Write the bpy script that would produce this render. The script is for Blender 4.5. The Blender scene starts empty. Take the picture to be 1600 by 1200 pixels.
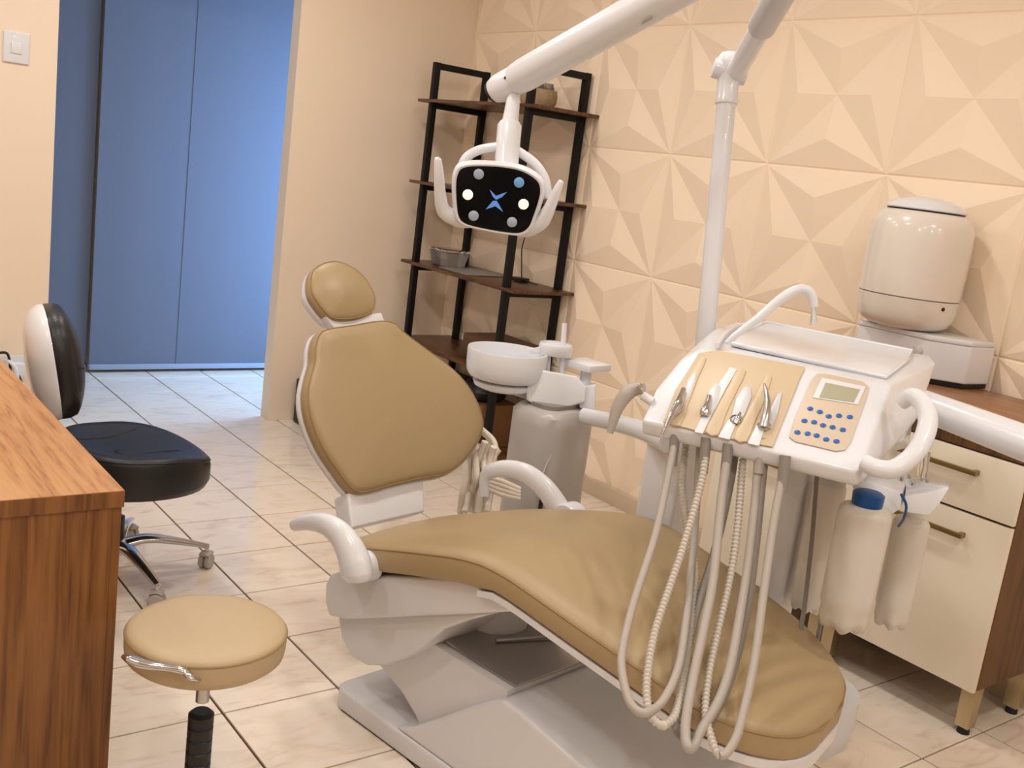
import bpy, bmesh, math, random
from mathutils import Vector as V, Matrix
random.seed(7)
sc = bpy.context.scene
# ------------------------------------------------------------------ camera
FPX = 1607.35; PITCH = 0.2040; ROLL = 0.1311; YAW = 0.6648
CAM = V((-1.3226, -4.5964, 1.4588))
_fw = V((math.cos(PITCH)*math.sin(YAW), math.cos(PITCH)*math.cos(YAW), -math.sin(PITCH)))
_r0 = V((math.cos(YAW), -math.sin(YAW), 0)); _u0 = _r0.cross(_fw)
_rt = _r0*math.cos(ROLL) + _u0*math.sin(ROLL); _up = -_r0*math.sin(ROLL) + _u0*math.cos(ROLL)
cd = bpy.data.cameras.new('camera'); cam = bpy.data.objects.new('camera', cd); sc.collection.objects.link(cam)
cd.sensor_width = 36; cd.lens = FPX/1600*36; cd.clip_start = .02
cam.matrix_world = Matrix(((_rt.x,_up.x,-_fw.x,CAM.x),(_rt.y,_up.y,-_fw.y,CAM.y),(_rt.z,_up.z,-_fw.z,CAM.z),(0,0,0,1)))
sc.camera = cam
# ------------------------------------------------------------------ world, exposure, lamps' shared values
w = bpy.data.worlds.new('world'); sc.world = w; w.use_nodes = True
w.node_tree.nodes['Background'].inputs[0].default_value = (.55,.72,1,1)
w.node_tree.nodes['Background'].inputs[1].default_value = .6
sc.view_settings.view_transform = 'Standard'; sc.view_settings.look = 'None'
sc.view_settings.exposure = 0.0; sc.view_settings.gamma = 1; sc.view_settings.use_curve_mapping = False
WARM = (1.0, .955, .895)
LAMP_W = 9.8
LAMPS = [(-.45,-4.3),(.7,-4.3),(-.45,-2.55),(.7,-2.3),(-.45,-.85),(.6,-.75),(-1.5,-4.3),(-1.5,-2.55),(-.45,-5.7),(.7,-5.7),(-1.5,-.9)]
def area(name, loc, rot, size, power, col, size_y=None, spread=None):
    l = bpy.data.lights.new(name,'AREA'); l.energy = power; l.color = col; l.size = size
    if size_y: l.shape='RECTANGLE'; l.size_y = size_y
    else: l.shape='DISK'
    if spread: l.spread = spread
    o = bpy.data.objects.new(name,l); o.location = loc; o.rotation_euler = rot; sc.collection.objects.link(o); return o
CEIL = 2.75
for i,(x,y) in enumerate(LAMPS): area('downlight_glow',(x,y,CEIL-.03),(0,0,0),.2,LAMP_W,WARM)
# daylight through the window at the end of the passage behind the opening
area('window_daylight',(2.05,.88,1.15),(0,math.radians(90),0),1.9,60,(.36,.60,1.0),.85)

# ------------------------------------------------------------------ helpers
def ray(x,y): return _fw + _rt*((x-800)/FPX) - _up*((y-600)/FPX)
def A(x,y,D): return CAM + ray(x,y)*D
def onp(x,y,P0,n):
    d = ray(x,y); return CAM + d*((P0-CAM).dot(n)/d.dot(n))
def onz(x,y,z): return onp(x,y,V((0,0,z)),V((0,0,1)))
Z = V((0,0,1))
COL = sc.collection
def link(o): COL.objects.link(o); return o
def mesh(name, verts, faces, mat, parent=None, smooth=40, bevel=0, bseg=2, recalc=True):
    me = bpy.data.meshes.new(name)
    bm = bmesh.new()
    off = parent_loc(parent)
    vs = [bm.verts.new(V(v)-off) for v in verts]
    for f in faces:
        try: bm.faces.new([vs[i] for i in f])
        except ValueError: pass
    if recalc: bmesh.ops.recalc_face_normals(bm, faces=bm.faces)
    if bevel:
        es = [e for e in bm.edges if len(e.link_faces)==2 and e.calc_face_angle(0) > math.radians(28)]
        bmesh.ops.bevel(bm, geom=es, offset=bevel, segments=bseg, profile=.6, affect='EDGES', clamp_overlap=True)
    bm.to_mesh(me); bm.free()
    if smooth:
        for p in me.polygons: p.use_smooth = True
        me.set_sharp_from_angle(angle=math.radians(smooth))
    me.materials.append(mat)
    o = bpy.data.objects.new(name, me); link(o)
    if parent is not None: o.parent = parent
    return o
def parent_loc(p):
    l = V((0,0,0))
    while p is not None: l = l + p.location; p = p.parent
    return l
def thing(name, loc, label, cat, group=None):
    o = bpy.data.objects.new(name, None); o.location = loc; o.empty_display_size=.05; link(o)
    return tag(o,label,cat,group)
def tag(o,label,cat,group=None):
    o['label']=label; o['category']=cat
    if group: o['group']=group
    return o
def struct(o, label=None):
    o['kind']='structure'
    if label: o['label']=label
    return o
def ibox(c0,c1):
    (x0,y0,z0),(x1,y1,z1)=c0,c1
    vs=[(x0,y0,z0),(x1,y0,z0),(x1,y1,z0),(x0,y1,z0),(x0,y0,z1),(x1,y0,z1),(x1,y1,z1),(x0,y1,z1)]
    return [V(v) for v in vs],[(0,3,2,1),(4,5,6,7),(0,1,5,4),(1,2,6,5),(2,3,7,6),(3,0,4,7)]
def box(name,c0,c1,mat,parent=None,bevel=.003,bseg=2):
    v,f=ibox(c0,c1); return mesh(name,v,f,mat,parent,bevel=bevel,bseg=bseg)
def obox(name,O,ex,ey,ez,mat,parent=None,bevel=.003,bseg=2):
    O=V(O);ex,ey,ez=V(ex),V(ey),V(ez)
    vs=[O,O+ex,O+ex+ey,O+ey]; vs=vs+[v+ez for v in vs]
    return mesh(name,vs,[(0,3,2,1),(4,5,6,7),(0,1,5,4),(1,2,6,5),(2,3,7,6),(3,0,4,7)],mat,parent,bevel=bevel,bseg=bseg)
def prism(name,poly,ext,mat,parent=None,bevel=.003,bseg=2,smooth=40,poly2=None):
    n=len(poly); poly=[V(p) for p in poly]; top=[V(p) for p in poly2] if poly2 else [p+V(ext) for p in poly]
    f=[tuple(range(n))[::-1],tuple(range(n,2*n))]+[(i,(i+1)%n,n+(i+1)%n,n+i) for i in range(n)]
    return mesh(name,poly+top,f,mat,parent,bevel=bevel,bseg=bseg,smooth=smooth)
def loft(name,rings,mat,parent=None,caps=True,smooth=40,closed=True):
    n=len(rings[0]); vs=[p for r in rings for p in r]; f=[]
    for k in range(len(rings)-1):
        for i in range(n if closed else n-1):
            j=(i+1)%n; f.append((k*n+i,k*n+j,(k+1)*n+j,(k+1)*n+i))
    if caps: f+= [tuple(range(n))[::-1], tuple(range((len(rings)-1)*n,len(rings)*n))]
    return mesh(name,vs,f,mat,parent,smooth=smooth)
def basis(ax):
    ax=V(ax).normalized(); a=Z if abs(ax.z)<.9 else V((1,0,0)); e=ax.cross(a).normalized(); return ax,e,ax.cross(e)
def lathe(name,prof,O,ax,mat,parent=None,seg=32,smooth=40,caps=True):
    """prof: (radius, height along ax)"""
    ax,e,g=basis(ax); O=V(O); rings=[]
    for r,h in prof:
        r=max(r,1e-4); rings.append([O+ax*h+(e*math.cos(t)+g*math.sin(t))*r for t in [2*math.pi*i/seg for i in range(seg)]])
    return loft(name,rings,mat,parent,caps=caps,smooth=smooth)
def catmull(pts,k=6):
    pts=[V(p) for p in pts]; out=[]
    P=[pts[0]*2-pts[1]]+pts+[pts[-1]*2-pts[-2]]
    for i in range(1,len(P)-2):
        p0,p1,p2,p3=P[i-1],P[i],P[i+1],P[i+2]
        for s in range(k):
            t=s/k; out.append(.5*((2*p1)+(p2-p0)*t+(2*p0-5*p1+4*p2-p3)*t*t+(3*p1-p0-3*p2+p3)*t**3))
    out.append(pts[-1]); return out
def tube(name,pts,rad,mat,parent=None,seg=12,k=6,smooth=50,ridge=0,flat=None,closed=False,up=None):
    pts=[V(p) for p in pts]
    m=len(pts)
    rr=rad if isinstance(rad,(list,tuple)) else [rad]*m
    if k>1:
        if closed:
            ext=pts[-2:]+pts+pts[:2]; full=catmull(ext,k); full=full[2*k:-(1*k)]; full=full[:m*k]; R=[rr[0]]*len(full)
        else:
            full=catmull(pts,k); R=[]
            for i in range(m-1): R+=[rr[i]+(rr[i+1]-rr[i])*s/k for s in range(k)]
            R.append(rr[-1])
    else: full=pts;R=list(rr)
    rings=[];prev=None;N=len(full)
    for i,p in enumerate(full):
        if closed: t=(full[(i+1)%N]-full[i-1]).normalized()
        else: t=(full[min(i+1,N-1)]-full[max(i-1,0)]).normalized()
        if up is not None: e=(up-t*up.dot(t)).normalized()
        elif prev is None: _,e,_g=basis(t)
        else: e=(prev-t*prev.dot(t)).normalized()
        prev=e; g=t.cross(e); r=R[i]
        if ridge and i%2: r=r*(1-ridge)
        a,b=(r,r) if flat is None else (r*flat[0],r*flat[1])
        rings.append([p+e*math.cos(2*math.pi*j/seg)*a+g*math.sin(2*math.pi*j/seg)*b for j in range(seg)])
    if closed: rings.append(rings[0]); return loft(name,rings,mat,parent,caps=False,smooth=smooth)
    return loft(name,rings,mat,parent,smooth=smooth)
def resample(pts,step):
    out=[pts[0]]; acc=0
    for a,b in zip(pts,pts[1:]):
        L=(b-a).length; pos=step-acc
        while pos<=L: out.append(a+(b-a)*(pos/L)); pos+=step
        acc=L-(pos-step)
    return out
def smooth_poly(pts,k=5):
    n=len(pts); ext=[V(p) for p in pts[-2:]]+[V(p) for p in pts]+[V(p) for p in pts[:2]]
    full=catmull(ext,k)
    return full[2*k:2*k+n*k]
def inset(poly,dist,cen):
    out=[];n=len(poly)
    for i,p in enumerate(poly):
        t=(poly[(i+1)%n]-poly[i-1])
        if t.length<1e-9: out.append(p); continue
        # inward normal in plane of (t, to centre)
        t.normalize(); c=cen-p; nn=c-t*c.dot(t)
        out.append(p+nn.normalized()*dist if nn.length>1e-6 else p)
    return out
def cushion(name,poly,n,thick,mat,parent,dome=.018,r=.018,pip=None):
    """poly: closed outline of the FRONT face (3D, planar), n: front normal"""
    n=V(n).normalized(); cen=sum(poly,V((0,0,0)))/len(poly)
    R=[]
    def ring(ins,h,s=1.0):
        q=inset(poly,ins,cen) if ins else poly
        return [cen+(p-cen)*s+n*h for p in q]
    R.append(ring(.02,-thick)); R.append(ring(.004,-thick+.004)); R.append(ring(0,-thick+.012)); R.append(ring(0,-r*1.1)); R.append(ring(r*.25,-r*.4)); R.append(ring(r*.9,0))
    for s in (.9,.78,.62,.45,.28,.12,.03): R.append([cen+(p-cen)*s+n*(dome*(1-s**2.2)) for p in inset(poly,r*.9,cen)])
    o=loft(name,R,mat,parent,smooth=60)
    if pip:
        tube('piping',[p+n*(-r*.45) for p in inset(poly,r*.2,cen)][::2],.0022,pip,o,seg=6,k=2,closed=True)
    return o
# ------------------------------------------------------------------ materials
def nt(name):
    m=bpy.data.materials.new(name); m.use_nodes=True; t=m.node_tree; return m,t,t.nodes['Principled BSDF']
def mat(name,col,rough=.5,metal=0,spec=.5,bump=0,bscale=200,var=0,vscale=6,coat=0,trans=0,ior=1.45,alpha=1,emit=None,es=0):
    m,t,b=nt(name)
    b.inputs['Base Color'].default_value=(*col,1); b.inputs['Roughness'].default_value=rough; b.inputs['Metallic'].default_value=metal
    b.inputs['Specular IOR Level'].default_value=spec; b.inputs['Coat Weight'].default_value=coat; b.inputs['IOR'].default_value=ior
    b.inputs['Transmission Weight'].default_value=trans; b.inputs['Alpha'].default_value=alpha
    if emit: b.inputs['Emission Color'].default_value=(*emit,1); b.inputs['Emission Strength'].default_value=es
    tc=t.nodes.new('ShaderNodeTexCoord')
    if var:
        n=t.nodes.new('ShaderNodeTexNoise'); n.inputs['Scale'].default_value=vscale; n.inputs['Detail'].default_value=4
        t.links.new(tc.outputs['Object'],n.inputs['Vector'])
        mx=t.nodes.new('ShaderNodeMix'); mx.data_type='RGBA'
        mx.inputs['A'].default_value=(*[c*(1-var) for c in col],1); mx.inputs['B'].default_value=(*[min(1,c*(1+var)) for c in col],1)
        t.links.new(n.outputs['Fac'],mx.inputs['Factor']); t.links.new(mx.outputs['Result'],b.inputs['Base Color'])
    if bump:
        n=t.nodes.new('ShaderNodeTexNoise'); n.inputs['Scale'].default_value=bscale; n.inputs['Detail'].default_value=3
        t.links.new(tc.outputs['Object'],n.inputs['Vector'])
        bp=t.nodes.new('ShaderNodeBump'); bp.inputs['Strength'].default_value=bump; bp.inputs['Distance'].default_value=.002
        t.links.new(n.outputs['Fac'],bp.inputs['Height']); t.links.new(bp.outputs['Normal'],b.inputs['Normal'])
    return m
def s2l(r,g,b):
    f=lambda c:(c/255/12.92 if c/255<=.04045 else ((c/255+.055)/1.055)**2.4)
    return (f(r),f(g),f(b))
def wood(name,c1,c2,c3,scale=(1,1,1),rough=.4,rings=9,rot=(0,0,0)):
    m,t,b=nt(name); b.inputs['Roughness'].default_value=rough
    tc=t.nodes.new('ShaderNodeTexCoord'); mp=t.nodes.new('ShaderNodeMapping'); mp.inputs['Scale'].default_value=scale; mp.inputs['Rotation'].default_value=rot
    t.links.new(tc.outputs['Object'],mp.inputs['Vector'])
    n1=t.nodes.new('ShaderNodeTexNoise'); n1.inputs['Scale'].default_value=1.0; n1.inputs['Detail'].default_value=3; n1.inputs['Distortion'].default_value=.4
    t.links.new(mp.outputs['Vector'],n1.inputs['Vector'])
    mu=t.nodes.new('ShaderNodeMath'); mu.operation='MULTIPLY'; mu.inputs[1].default_value=rings
    t.links.new(n1.outputs['Fac'],mu.inputs[0])
    fr=t.nodes.new('ShaderNodeMath'); fr.operation='PINGPONG'; fr.inputs[1].default_value=.5; t.links.new(mu.outputs[0],fr.inputs[0])
    n2=t.nodes.new('ShaderNodeTexNoise'); n2.inputs['Scale'].default_value=9; n2.inputs['Detail'].default_value=8
    t.links.new(mp.outputs['Vector'],n2.inputs['Vector'])
    ad=t.nodes.new('ShaderNodeMath'); ad.operation='MULTIPLY_ADD'; ad.inputs[1].default_value=1.0; t.links.new(fr.outputs[0],ad.inputs[0]); t.links.new(n2.outputs['Fac'],ad.inputs[2])
    cr=t.nodes.new('ShaderNodeValToRGB'); e=cr.color_ramp.elements
    e[0].position=.35; e[0].color=(*c1,1); e[1].position=1.0; e[1].color=(*c3,1); x=e.new(.62); x.color=(*c2,1)
    t.links.new(ad.outputs[0],cr.inputs['Fac']); t.links.new(cr.outputs['Color'],b.inputs['Base Color'])
    bp=t.nodes.new('ShaderNodeBump'); bp.inputs['Strength'].default_value=.08; bp.inputs['Distance'].default_value=.002
    t.links.new(ad.outputs[0],bp.inputs['Height']); t.links.new(bp.outputs['Normal'],b.inputs['Normal'])
    return m
def tile_mat():
    m,t,b=nt('tile_marble'); b.inputs['Roughness'].default_value=.13; b.inputs['Specular IOR Level'].default_value=.5
    tc=t.nodes.new('ShaderNodeTexCoord'); oi=t.nodes.new('ShaderNodeObjectInfo')
    ad=t.nodes.new('ShaderNodeVectorMath'); ad.operation='ADD'
    sc_=t.nodes.new('ShaderNodeVectorMath'); sc_.operation='SCALE'; sc_.inputs['Scale'].default_value=40
    cx=t.nodes.new('ShaderNodeCombineXYZ'); t.links.new(oi.outputs['Random'],cx.inputs[0]); t.links.new(oi.outputs['Random'],cx.inputs[2])
    t.links.new(cx.outputs[0],sc_.inputs[0]); t.links.new(tc.outputs['Object'],ad.inputs[0]); t.links.new(sc_.outputs[0],ad.inputs[1])
    mp=t.nodes.new('ShaderNodeMapping'); mp.inputs['Scale'].default_value=(3.2,9,3); mp.inputs['Rotation'].default_value=(0,0,.35)
    t.links.new(ad.outputs[0],mp.inputs['Vector'])
    n=t.nodes.new('ShaderNodeTexNoise'); n.inputs['Scale'].default_value=1.6; n.inputs['Detail'].default_value=7; n.inputs['Distortion'].default_value=1.6
    t.links.new(mp.outputs['Vector'],n.inputs['Vector'])
    cr=t.nodes.new('ShaderNodeValToRGB'); e=cr.color_ramp.elements
    base=s2l(238,224,207); vein=s2l(222,206,190)
    e[0].position=.30; e[0].color=(*vein,1); e[1].position=.46; e[1].color=(*base,1)
    x=e.new(.72); x.color=(*s2l(240,229,216),1); x=e.new(.8); x.color=(*s2l(231,216,200),1)
    t.links.new(n.outputs['Fac'],cr.inputs['Fac']); t.links.new(cr.outputs['Color'],b.inputs['Base Color'])
    return m
M={}
M['white']=mat('white_plastic',s2l(226,228,234),.25,spec=.5,coat=.25)
M['white_shell']=mat('white_shell_plastic',s2l(222,222,226),.3,coat=.2)
M['grey_white']=mat('pale_grey_plastic',s2l(204,205,209),.35)
M['col_grey']=mat('column_grey_plastic',s2l(186,182,179),.3)
M['leather']=mat('beige_leather',s2l(165,143,107),.42,bump=.06,bscale=420,var=.03,vscale=5)
M['seam']=mat('leather_seam',s2l(150,122,80),.5)
M['stool_leather']=mat('stool_leather',s2l(186,164,130),.42,bump=.06,bscale=420)
M['black_leather']=mat('black_leather',(.012,.012,.013),.38,bump=.3,bscale=150)
M['black']=mat('black_plastic',(.01,.01,.011),.4)
M['black_metal']=mat('black_painted_metal',(.006,.0055,.0055),.5,spec=.3)
M['chrome']=mat('chrome',(.62,.62,.64),.15,metal=1)
M['steel']=mat('brushed_steel',(.5,.49,.48),.3,metal=1)
M['hose']=mat('grey_rubber_hose',s2l(176,168,160),.42)
M['hose_dark']=mat('dark_grey_rubber_hose',s2l(140,134,128),.45)
M['corr']=mat('corrugated_hose',s2l(205,198,188),.35)
M['cream']=mat('cream_console_plastic',s2l(206,186,156),.42)
M['cream2']=mat('keypad_plastic',s2l(208,192,172),.45)
M['blue']=mat('blue_button',s2l(38,98,180),.3)
M['blue_cap']=mat('blue_cap',s2l(14,76,140),.35)
M['lcd']=mat('lcd_glass',s2l(176,172,148),.15)
M['wall']=mat('wall_paint',s2l(243,225,204),.75,bump=.12,bscale=90)
M['panel']=mat('panel_paint',s2l(250,230,206),.5,bump=.05,bscale=120)
M['base']=mat('skirting_tile',s2l(206,186,160),.3,var=.08,vscale=12)
M['grout']=mat('grout',s2l(78,54,36),.8)
M['tile']=tile_mat()
M['ceiling']=mat('ceiling_paint',s2l(245,238,228),.8,bump=.05)
M['blind']=mat('blind_fabric',s2l(102,110,128),.75,bump=.15,bscale=400)
M['blind_rail']=mat('blind_rail',s2l(150,165,190),.4)
M['cab']=mat('cabinet_lacquer',s2l(240,230,212),.35)
M['brass']=mat('brushed_brass',s2l(156,134,88),.32,metal=1)
M['leg_metal']=mat('champagne_metal',s2l(196,180,146),.32,metal=.85)
M['glass']=mat('clear_glass',(.9,.92,.93),.05,trans=1,ior=1.45)
M['smoke']=mat('smoked_glass',(.45,.45,.47),.1,trans=.75)
M['bottle']=mat('milky_plastic',s2l(238,232,224),.3,trans=.25)
M['barrel']=mat('barrel_plastic',s2l(230,222,213),.22,coat=.4)
M['wicker']=mat('wicker',s2l(176,150,118),.7,bump=1,bscale=160,var=.25,vscale=60)
M['paper']=mat('paper',s2l(232,222,208),.8,bump=.4,bscale=60,var=.08,vscale=30)
M['emblem']=mat('emblem_blue',s2l(92,140,216),.3,emit=s2l(92,140,216),es=.35)
M['lens']=mat('lens_glass',s2l(168,182,206),.3)
M['lens_blue']=mat('lens_glass_blue',s2l(120,176,236),.3)
M['lens_on']=mat('lens_lit',(1,.93,.75),.2,emit=(1,.78,.42),es=1.25)
M['rack_wood']=wood('rack_board_wood',s2l(50,30,18),s2l(80,50,30),s2l(106,70,42),(14,1.6,14),.35,6)
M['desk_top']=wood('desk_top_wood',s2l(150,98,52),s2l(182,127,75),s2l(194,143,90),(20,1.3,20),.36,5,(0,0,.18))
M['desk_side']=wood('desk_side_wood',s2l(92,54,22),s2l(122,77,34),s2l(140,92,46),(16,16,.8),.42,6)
M['cab_side']=wood('cabinet_side_wood',s2l(66,42,20),s2l(90,60,32),s2l(106,74,42),(9,9,.9),.42,6)
M['worktop']=wood('worktop_wood',s2l(108,70,42),s2l(142,98,62),s2l(158,112,74),(12,1.2,12),.35,6)
M['bin']=mat('matt_black_bin',(.015,.014,.014),.5)
# ================================================================== THE ROOM
XW, YB = 1.967, .328           # panelled wall plane, wall with the opening
T = .33
YF, XL, YC = -6.4, -2.7, 1.66  # wall behind the camera, left wall, far passage wall
fl = struct(box('floor',(XL,YF,-.12),(2.3,YC,-.006),M['grout'],bevel=0),'beige marble-look tiles laid square with dark joints')
tv,tf = ibox((-T/2+.0036,-T/2+.0026,-.012),(T/2-.0036,T/2-.0026,0))
tile0=None
for i in range(-5,6):
    for j in range(-15,5):
        c=V(((i+.5)*T,(j+.5)*T,0))
        if c.x-T/2>XW-.02: continue
        if tile0 is None:
            tile0=mesh('tile',tv,tf,M['tile'],None,bevel=.0012,bseg=1,smooth=0); o=tile0
        else: o=bpy.data.objects.new('tile',tile0.data); link(o)
        o.parent=fl; o.location=c
struct(box('ceiling',(XL,YF,CEIL),(2.3,YC,CEIL+.1),M['ceiling'],bevel=0))
wr=struct(box('wall_right',(XW,YF,0),(XW+.12,YB+.09,CEIL),M['panel'],bevel=0),'cream wall clad in square panels with a faceted star relief')
# relief panels
PS=.542
def panel_mesh(h0,h1):
    hw=PS/2-.0012; hz=(h1-h0)/2-.0012; cz=(h0+h1)/2; d=-.028; b=-.004
    vs=[V((0,-hw,-hz)),V((0,hw,-hz)),V((0,hw,hz)),V((0,-hw,hz))]
    vs+=[V((b,s[0]*(hw-.005),s[1]*(hz-.005))) for s in ((-1,-1),(1,-1),(1,1),(-1,1))]
    vs+=[V((b,0,0))]
    vs+=[V((d,0,-hz*.60)),V((d,hw*.60,0)),V((d,0,hz*.60)),V((d,-hw*.60,0))]
    f=[(0,1,5,4),(1,2,6,5),(2,3,7,6),(3,0,4,7)]
    for k in range(4):
        a,c=4+k,4+(k+1)%4; m=9+k
        f+=[(a,c,m),(a,m,8),(c,8,m)]
    me=mesh('panel',vs,f,M['panel'],None,smooth=0); return me
zr=[0,.526,1.068,1.610,2.152,2.694]
first={}
for r in range(5):
    key='b' if r==0 else 'n'
    for c in range(10):
        loc=V((XW,.325-PS*(c+.5),(zr[r]+zr[r+1])/2))
        if key not in first: o=panel_mesh(zr[r],zr[r+1]); first[key]=o
        else: o=bpy.data.objects.new('panel',first[key].data); link(o)
        o.parent=wr; o.location=loc
sk=struct(box('baseboard_right',(XW-.042,-5.2,0),(XW-.004,YB-.002,.075),M['base'],bevel=.002),'beige tile skirting under the star panels')
# wall with the opening
def boxes(name,lst,mt,bevel=0):
    vs=[];fs=[]
    for c0,c1 in lst:
        v,f=ibox(c0,c1); k=len(vs); vs+=v; fs+=[tuple(i+k for i in q) for q in f]
    return mesh(name,vs,fs,mt,bevel=bevel,smooth=0)
OX0,OX1=-.172,.935
struct(boxes('wall_back',[((XL,YB,0),(OX0,YB+.09,CEIL)),((OX1,YB,0),(XW+.12,YB+.09,CEIL)),((OX0,YB,2.42),(OX1,YB+.09,CEIL))],M['wall']),'plain cream wall with a tall opening to the passage')
struct(box('wall_left',(XL-.1,YF,0),(XL,YC,CEIL),M['wall'],bevel=0))
struct(box('wall_front',(XL,YF-.1,0),(2.3,YF,CEIL),M['wall'],bevel=0))
struct(box('wall_far',(XL,YC,0),(2.3,YC+.1,CEIL),M['wall'],bevel=0),'wall of the passage behind the blinds')
struct(boxes('wall_passage_end',[((2.12,YB+.09,0),(2.22,YC,.2)),((2.12,YB+.09,2.15),(2.22,YC,CEIL)),((2.12,YB+.09,.2),(2.22,YB+.13,2.15)),((2.12,YC-.04,.2),(2.22,YC,2.15))],M['wall']))
wn=struct(box('window_1',(2.15,YB+.13,.2),(2.165,YC-.04,2.15),M['glass'],bevel=0),'daylit window at the end of the passage')
for y in (YB+.13,YC-.09): box('window_frame',(2.135,y,.2),(2.18,y+.05,2.15),M['white'],wn,bevel=.002)
# recessed downlights (above the frame)
for i,(x,y) in enumerate(LAMPS):
    t=thing('downlight',(x,y,CEIL-.02),'round recessed ceiling downlight above the dental room','ceiling light','ceiling downlights')
    lathe('trim_ring',[(.10,.019),(.11,.012),(.11,.004),(.098,0),(.092,.004),(.092,.019)],(x,y,CEIL-.02),Z,M['white'],t,seg=24,caps=False)
# blinds hanging in the passage
YBL=1.465
def blind(x0,x1,y,zb,label,splits=()):
    t=thing('roller_blind',(x0,y,zb),label,'blind','blue grey roller blinds')
    xs=[x0]+list(splits)+[x1]
    for k in range(len(xs)-1):
        n=24; a,b=xs[k],xs[k+1]+(.012 if k<len(xs)-2 else 0)
        pts=[V((a+(b-a)*i/n,y-.004*k+.0006*math.sin(i*.5+k*2),zb+.03)) for i in range(n+1)]
        back=[p+V((0,.0035,0)) for p in pts[::-1]]
        prism('fabric',pts+back,(0,0,2.58-zb),M['blind'],t,bevel=0,smooth=60)
    box('bottom_rail',(x0,y-.012,zb),(x1,y+.012,zb+.032),M['blind_rail'],t,bevel=.004)
    tube('roller',[V((x0,y,2.62)),V((x1,y,2.62))],.026,M['white'],t,k=1)
    return t
blind(-.62,.315,YBL+.035,.006,'dark blue grey roller blind nearest the light switch, its hem touching the floor')
blind(.325,2.0,YBL,.018,'wide blue roller blind beside the white door jamb with a thin hem bar',(.83,))
# light switch
t=thing('light_switch',(-.337,YB,1.69),'white plastic light switch plate on the wall left of the blinds','switch')
box('plate',(-.388,YB-.009,1.626),(-.286,YB,1.754),M['white'],t,bevel=.006,bseg=3)
box('rocker',(-.358,YB-.014,1.665),(-.316,YB-.007,1.71),M['white'],t,bevel=.003)
# socket low on the same wall
t=thing('wall_socket',(-.30,YB,.31),'white wall socket with plugs and cables beyond the wooden desk','socket')
box('plate',(-.40,YB-.012,.25),(-.265,YB,.36),M['white'],t,bevel=.005)
box('plug',(-.325,YB-.07,.27),(-.275,YB-.012,.335),M['white'],t,bevel=.008)
tube('cable',[V((-.30,YB-.07,.28)),V((-.29,YB-.09,.24)),V((-.285,YB-.08,.15)),V((-.30,YB-.06,.02))],.006,M['black'],t,seg=8)
tube('cable',[V((-.36,YB-.012,.33)),V((-.345,YB-.08,.35)),V((-.318,YB-.10,.31)),V((-.31,YB-.09,.2)),V((-.33,YB-.06,.02))],.008,M['white'],t,seg=8)
tube('cable',[V((-.39,YB-.012,.36)),V((-.37,YB-.06,.385)),V((-.345,YB-.075,.37)),V((-.335,YB-.07,.25)),V((-.35,YB-.06,.02))],.006,M['black'],t,seg=8)
# black bin at the wall
bx=onz(458,659,0)
tag(prism('waste_bin',[V((bx.x,.03,0)),V((bx.x+.2,.03,0)),V((bx.x+.2,.29,0)),V((bx.x,.29,0))],(0,0,.24),M['bin'],bevel=.012,bseg=3),'black bin standing by the cream wall, mostly hidden behind the chair back','bin')

# ================================================================== CABINETS, WORKTOP
XC=1.53
def cabinet(y0,y1,label,legs=True):
    """y0<y1, front faces -X"""
    t=thing('cabinet',(XC,(y0+y1)/2,0),label,'cabinet','white front base cabinets along the star panel wall')
    xb=1.92
    box('carcass',(XC+.019,y0,.155),(xb,y1,.905),M['cab_side'],t,bevel=.002)
    m=(y0+y1)/2
    dr=box('drawer',(XC,y0+.002,.664),(XC+.018,y1-.002,.838),M['cab'],t,bevel=.0015)
    do=box('door',(XC,y0+.002,.15),(XC+.018,y1-.002,.656),M['cab'],t,bevel=.0015)
    box('top_rail',(XC+.004,y0+.001,.843),(XC+.019,y1-.001,.905),M['cab_side'],t,bevel=.001)
    for par,z in ((dr,.782),(do,.592)):
        h=box('handle',(XC-.032,m-.15,z-.006),(XC-.020,m+.15,z+.008),M['brass'],par,bevel=.0015)
        for s in (-1,1): box('handle_post',(XC-.022,m+s*.14-.007,z-.006),(XC+.001,m+s*.14+.007,z+.008),M['brass'],par,bevel=.001)
    for x in (XC+.03,xb-.075):
        for y in ((y0+.005),(y1-.05)):
            l=prism('leg',[V((x,y,.155)),V((x+.045,y,.155)),V((x+.045,y+.045,.155)),V((x,y+.045,.155))],(0,0,0),M['leg_metal'],t,bevel=.001,
                poly2=[V((x+.002,y+.002,.022)),V((x+.043,y+.002,.022)),V((x+.043,y+.043,.022)),V((x+.002,y+.043,.022))])
            lathe('foot',[(.013,.024),(.017,.016),(.019,0)],(x+.0225,y+.0225,0),Z,M['black'],l,seg=16)
    return t
cabinet(-3.30,-2.752,'white cabinet with brass handles and a bare wooden side, nearest the camera')
cabinet(-2.748,-2.20,'white cabinet standing behind the instrument console and its hoses')
tag(box('worktop',(XC-.015,-3.31,.905),(XW-.045,-2.19,.96),M['worktop'],bevel=.002),'brown wooden worktop over the white cabinets','worktop')
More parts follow.
